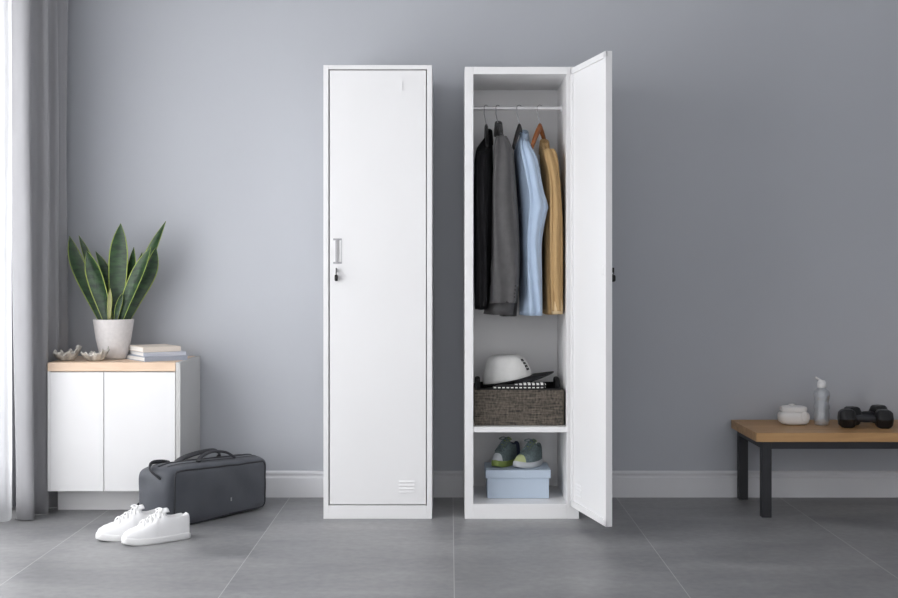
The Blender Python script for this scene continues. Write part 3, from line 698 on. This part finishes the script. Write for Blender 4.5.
leaf(116, [(115, 305), (116, 280)], 9, (.04, .045), .2)

# books
def book(label, loc, rotz, w_, d_, h_, mc):
    r = thing('book', label, 'book', loc, rotz, 'books stacked on the cabinet')
    t = .0022
    boxes('cover', [(0, w_, 0, d_, 0, t), (0, w_, 0, d_, h_-t, h_), (0, w_, 0, t, t, h_-t)], mc, r, mods=(('bev', .0006),))
    boxes('page_block', [(.004, w_-.004, t, d_-.004, t, h_-t)], M['pages'], r)
rz = math.radians(36)
book('blue-grey book at the bottom of the stack on the cabinet', (-1.235, .092, zt), rz, .185, .235, .019, M['bluegrey'])
book('pale lilac-grey book in the middle of the stack on the cabinet', (-1.242, .101, zt+.0192), math.radians(31), .178, .215, .0165, M['palecover'])
book('cream book on top of the stack on the cabinet', (-1.247, .112, zt+.0360), math.radians(33), .160, .195, .021, M['cream'])

# shell dishes
def shell(label, loc, rot, a, b, h, ruff, seed):
    n = 56; outer, inner = [], []
    for i in range(11):
        s = i/10
        ro, ri = [], []
        for k in range(n):
            th = 2*PI*k/n
            rf = 1+.10*s*s*math.sin(7*th+seed)+.05*s*math.sin(13*th+2*seed)
            rise = s**2.4*h*(1+ruff*max(0, math.cos(th))**2*1.3+.22*s*math.sin(9*th+seed*3)+.12*math.sin(17*th))
            x, y = a*(.30+.70*s)*rf*math.cos(th), b*(.30+.70*s)*rf*math.sin(th)
            ro.append((x, y, rise)); ri.append((x*.93, y*.93, rise*.96+.004))
        outer.append(ro); inner.append(ri)
    bm = bmesh.new(); grid(bm, outer+inner[::-1], True, mi=lambda i, j: 0 if i < 10 or j % 5 == 0 else 1, capA=True, capB=True)
    o = build('shell_dish', bm, [M['shell'], M['shellin']], None, True, loc=loc, rot=(0, 0, rot))
    return tag(o, label, 'dish', 'shell dishes on the cabinet')
shell('silvery ruffled shell dish at the left end of the cabinet top', (XP(68.5, 4.87), .155, zt), math.radians(25), .052, .042, .034, .5, 1.0)
shell('silvery ruffled shell dish beside the plant pot', (XP(97, 4.87), .150, zt), math.radians(-8), .056, .040, .030, .5, 2.4)

# ---------------------------------------------------------------- duffel bag
A0 = Vector((-1.056, -.186)); U = Vector((.627, .779)); Nn = Vector((-.779, .627))
BL, BW, BH = .492, .166, .215
cen = A0+U*(BL/2)+Nn*(BW/2)
bg = thing('duffel_bag', 'dark grey nylon duffel bag on the floor beside the cabinet', 'bag', (cen.x, cen.y, 0), math.atan2(U.y, U.x))
def bagfn(q, a, b, c):
    q = q.copy()
    if a < 0: q.x -= .046*(b+1)/2*abs(a)+.022*(1-b*b)*(1-c*c*.5)*abs(a)**3
    if c > 0: q.z += .018*(1-b*b)*(1-.3*a*a)-.010*c*max(0, a*.0)
    q.z -= .006*c*math.sin(a*2.2+.4)
    q += Vector((.005*mnoise.noise(q*14), .007*mnoise.noise(q*12+Vector((5, 0, 0))), .003*mnoise.noise(q*13+Vector((0, 9, 0)))))*(1 if c > -.8 else 0)
    if q.z < 0: q.z = 0
    return q
bm = bmesh.new(); superbox(bm, BL/2, BW/2, BH/2, 9, 28, cz=BH/2, fn=bagfn); build('bag_body', bm, M['bag'], bg, True)
def bagpt(a, b, c, off=1.0):
    p = 9; k = (abs(a)**p+abs(b)**p+abs(c)**p)**(1/p)
    q = Vector((a/k*BL/2, b/k*BW/2, c/k*BH/2+BH/2)); return bagfn(q, a, b, c)
def pipe(side):
    L_ = []
    N = 16
    for i in range(N): L_.append((-1+2*i/N, 1))
    for i in range(N): L_.append((1, 1-2*i/N))
    for i in range(N): L_.append((1-2*i/N, -1))
    for i in range(N+1): L_.append((-1, -1+2*i/N))
    bm = bmesh.new(); pts = [bagpt(a, side*.985, c) for a, c in L_]
    for q in pts: q.z = max(q.z, .004)
    tube(bm, pts, .0038, 8); build('piping', bm, M['bagtrim'], bg, True)
pipe(-1); pipe(1)
def strip(name, pts, wv, m, lift=.003, thick=.003):
    bm = bmesh.new(); P = smoothpath(pts, 5); tube(bm, P, wv, 8, .25, up=(0,0,1)); return build(name, bm, m, bg, True)
zp = [bagpt(a, 0, 1)+Vector((0, 0, .001)) for a in [-.92+1.84*i/20 for i in range(21)]]
strip('zipper', zp, .008, M['bagtrim'])
for s in (-1, 1):
    zp = [bagpt(a, s*.42, 1)+Vector((0, 0, .0008)) for a in [-.9+1.8*i/20 for i in range(21)]]
    strip('top_seam', zp, .004, M['bagtrim'])
for s, lean in ((-1, .015), (1, -.01)):
    b_ = s*.38
    pts = [bagpt(-.42, s*.99, .55)+Vector((0, s*.002, 0)), bagpt(-.42, s*.99, .95)+Vector((0, s*.003, 0)), bagpt(-.38, b_*1.6, 1)+Vector((0, 0, .008)), Vector((-.06, s*.030, BH+.036)), Vector((0, s*.016, BH+.044)), Vector((.06, s*.030, BH+.036)), bagpt(.38, b_*1.6, 1)+Vector((0, 0, .008)), bagpt(.42, s*.99, .95)+Vector((0, s*.003, 0)), bagpt(.42, s*.99, .55)+Vector((0, s*.002, 0))]
    if s == -1: pts = pts[2:-2]
    bm = bmesh.new(); tube(bm, smoothpath(pts, 7), .0105, 10, .5); build('carry_handle', bm, M['bagtrim'], bg, True)
bm = bmesh.new(); pts = [bagpt(-1, -.45, .62), bagpt(-1, -.42, .72)+Vector((-.012, 0, 0)), bagpt(-.98, -.1, .90)+Vector((-.024, 0, .004)), bagpt(-.9, .3, 1)+Vector((-.012, 0, .012)), bagpt(-.7, .55, 1)+Vector((0, 0, .008)), bagpt(-.55, .6, 1)]
tube(bm, smoothpath(pts, 7), .008, 10, .5); build('end_handle', bm, M['bagtrim'], bg, True)
bm = bmesh.new(); pts = [bagpt(-1, .86, -.2), bagpt(-1, .95, -.35)+Vector((-.010, .004, 0)), bagpt(-1, .99, -.75)+Vector((-.016, .006, 0)), bagpt(-1, .95, -.9)+Vector((-.004, 0, 0))]
tube(bm, smoothpath(pts, 7), .007, 8, .5); build('strap_end', bm, M['bagtrim'], bg, True)
q = bagpt(.16, -1, -.35); boxes('tag', [(q.x-.003, q.x+.003, q.y-.0015, q.y+.004, q.z-.007, q.z+.007)], M['chrome'], bg)

# ---------------------------------------------------------------- bench with things on it
bx0, bx1, by0, by1 = 1.218, 2.55, .01, .435
bn = thing('bench', 'low bench with an oak top and black metal legs against the wall', 'bench', ((bx0+bx1)/2, (by0+by1)/2, 0))
ox, oy = (bx0+bx1)/2, (by0+by1)/2
boxes('bench_top', [(bx0-ox, bx1-ox, by0-oy, by1-oy, .303, .339)], M['benchwood'], bn, mods=(('bev', .0015),))
lx, ly = (1.244-ox, bx1-.019-.038-ox), (.022-oy, .395-oy)
boxes('frame_rail', [(lx[0]+.038, lx[1], ly[0], ly[0]+.03, .274, .303), (lx[0]+.038, lx[1], ly[1]+.008, ly[1]+.038, .274, .303), (lx[0], lx[0]+.038, ly[0]+.038, ly[1], .274, .303), (lx[1], lx[1]+.038, ly[0]+.038, ly[1], .274, .303)], M['benchmetal'], bn)
for a in lx:
    for b in ly: boxes('leg', [(a, a+.038, b, b+.038, 0, .303)], M['benchmetal'], bn, mods=(('bev', .001),))
TZ = .339
# white case
kx, ky = XP(793.5, 4.97), .27
kc = thing('case', 'small white rounded case with a knobbed lid on the bench', 'case', (kx, ky, TZ))
bm = bmesh.new()
def kf(q, a, b, c):
    s = q.z/.06; q.x *= 1+.06*math.sin(PI*min(1, max(0, s)))-.05*(1-min(1, max(0, s)))
    return q
superbox(bm, .061, .045, .030, 3.6, 14, cz=.030, fn=kf); build('case_body', bm, M['casewhite'], kc, True)
bm = bmesh.new(); superbox(bm, .053, .039, .014, 4.0, 12, cz=.066, fn=lambda q, a, b, c: q); build('lid', bm, M['casewhite'], kc, True)
bm = bmesh.new(); superbox(bm, .013, .012, .006, 2.4, 8, cz=.082, fn=lambda q, a, b, c: q+Vector((-.008, 0, 0))); build('knob', bm, M['casewhite'], kc, True)
bm = bmesh.new(); superbox(bm, .012, .004, .020, 3.4, 8, cz=.038, fn=lambda q, a, b, c: q+Vector((.032, -.043, 0))); build('clasp', bm, M['casewhite'], kc, True)
# bottle
bt = thing('water_bottle', 'clear plastic water bottle with a white flip cap on the bench', 'bottle', (XP(821.3, 4.96), .255, TZ))
bm = bmesh.new(); prof = [(.001, .001), (.026, 0), (.031, .004), (.032, .02), (.0335, .045), (.030, .06), (.0335, .075), (.029, .095), (.0315, .11), (.034, .122), (.034, .132), (.030, .142), (.020, .151), (.014, .156), (.0135, .166)]
lathe(bm, prof, 32, cap=False); bm.faces.new([v for v in bm.verts][:32]); build('bottle_body', bm, M['bottle'], bt, True, mods=(('solid', .0012, -1),))
bm = bmesh.new(); lathe(bm, [(.001, .156), (.0165, .156), (.0185, .160), (.0190, .170), (.0175, .180), (.012, .187), (.001, .189)], 24); build('bottle_cap', bm, M['capplastic'], bt, True)
bm = bmesh.new(); tube(bm, smoothpath([(.004, 0, .182), (-.008, -.001, .189), (-.018, -.003, .195), (-.027, -.004, .200)], 4), .0062, 10, .7); build('flip_spout', bm, M['capplastic'], bt, True)
# dumbbells
R = .044
db = thing('dumbbell', 'black hexagonal dumbbell on the bench, the one nearer the front edge', 'dumbbell', (XP(865, 4.87), .165, TZ), math.radians(-7), 'black dumbbells on the bench')
def hexhead(xa, xb):
    bm = bmesh.new(); prof = [(xa, .66), (xa+math.copysign(.010, xb-xa), .90), (xa+math.copysign(.020, xb-xa), 1.0), (xb-math.copysign(.018, xb-xa), 1.0), (xb-math.copysign(.008, xb-xa), .90), (xb, .66)]
    grid(bm, [[(x, R*k*math.cos(PI/3*j), R*math.sqrt(3)/2+R*k*math.sin(PI/3*j)) for j in range(6)] for x, k in prof], True, capA=True, capB=True)
    return build('weight_head', bm, M['dumb'], db, mods=(('bev', .004),))
hexhead(-.107, -.040); hexhead(.107, .040)
bm = bmesh.new(); zc = R*math.sqrt(3)/2
tube(bm, [(-.045+.009*i, 0, zc) for i in range(11)], [.0125, .013, .0138, .0148, .0156, .016, .0156, .0148, .0138, .013, .0125], 18); build('grip', bm, M['benchmetal'], db, True)
d2 = db.copy(); COL.objects.link(d2); d2.location = (XP(865.5, 4.99), .292, TZ); d2.rotation_euler = (0, 0, math.radians(24))
d2['label'] = 'black hexagonal dumbbell on the bench, half hidden behind the nearer dumbbell'
for ch in list(db.children):
    c = ch.copy(); COL.objects.link(c); c.parent = d2

# ---------------------------------------------------------------- light and camera
wd = bpy.data.worlds.new('daylight'); C.world = wd; wd.use_nodes = True
bgn = wd.node_tree.nodes['Background']; bgn.inputs['Color'].default_value = (.99, .985, 1.0, 1); bgn.inputs['Strength'].default_value = 1.6
la = bpy.data.lights.new('window_daylight', 'AREA'); la.shape = 'RECTANGLE'; la.size = 2.3; la.size_y = 3.4; la.energy = 145; la.color = (1, .99, .98)
lo = bpy.data.objects.new('window_daylight', la); COL.objects.link(lo); lo.location = (-2.25, -1.8, 1.3); lo.rotation_euler = (0, math.radians(-90), 0)
cam = bpy.data.cameras.new('camera'); co = bpy.data.objects.new('camera', cam); COL.objects.link(co)
co.location = (0, CY, CZ); co.rotation_euler = (PI/2, 0, 0)
cam.sensor_width = 36; cam.sensor_fit = 'HORIZONTAL'; cam.lens = F/898*36; cam.shift_x = -1/898; cam.shift_y = -27/898
C.camera = co
vs = C.view_settings
C.display_settings.display_device = 'sRGB'; vs.view_transform = 'Standard'; vs.look = 'None'; vs.gamma = 1; vs.exposure = 0.0; vs.use_curve_mapping = False
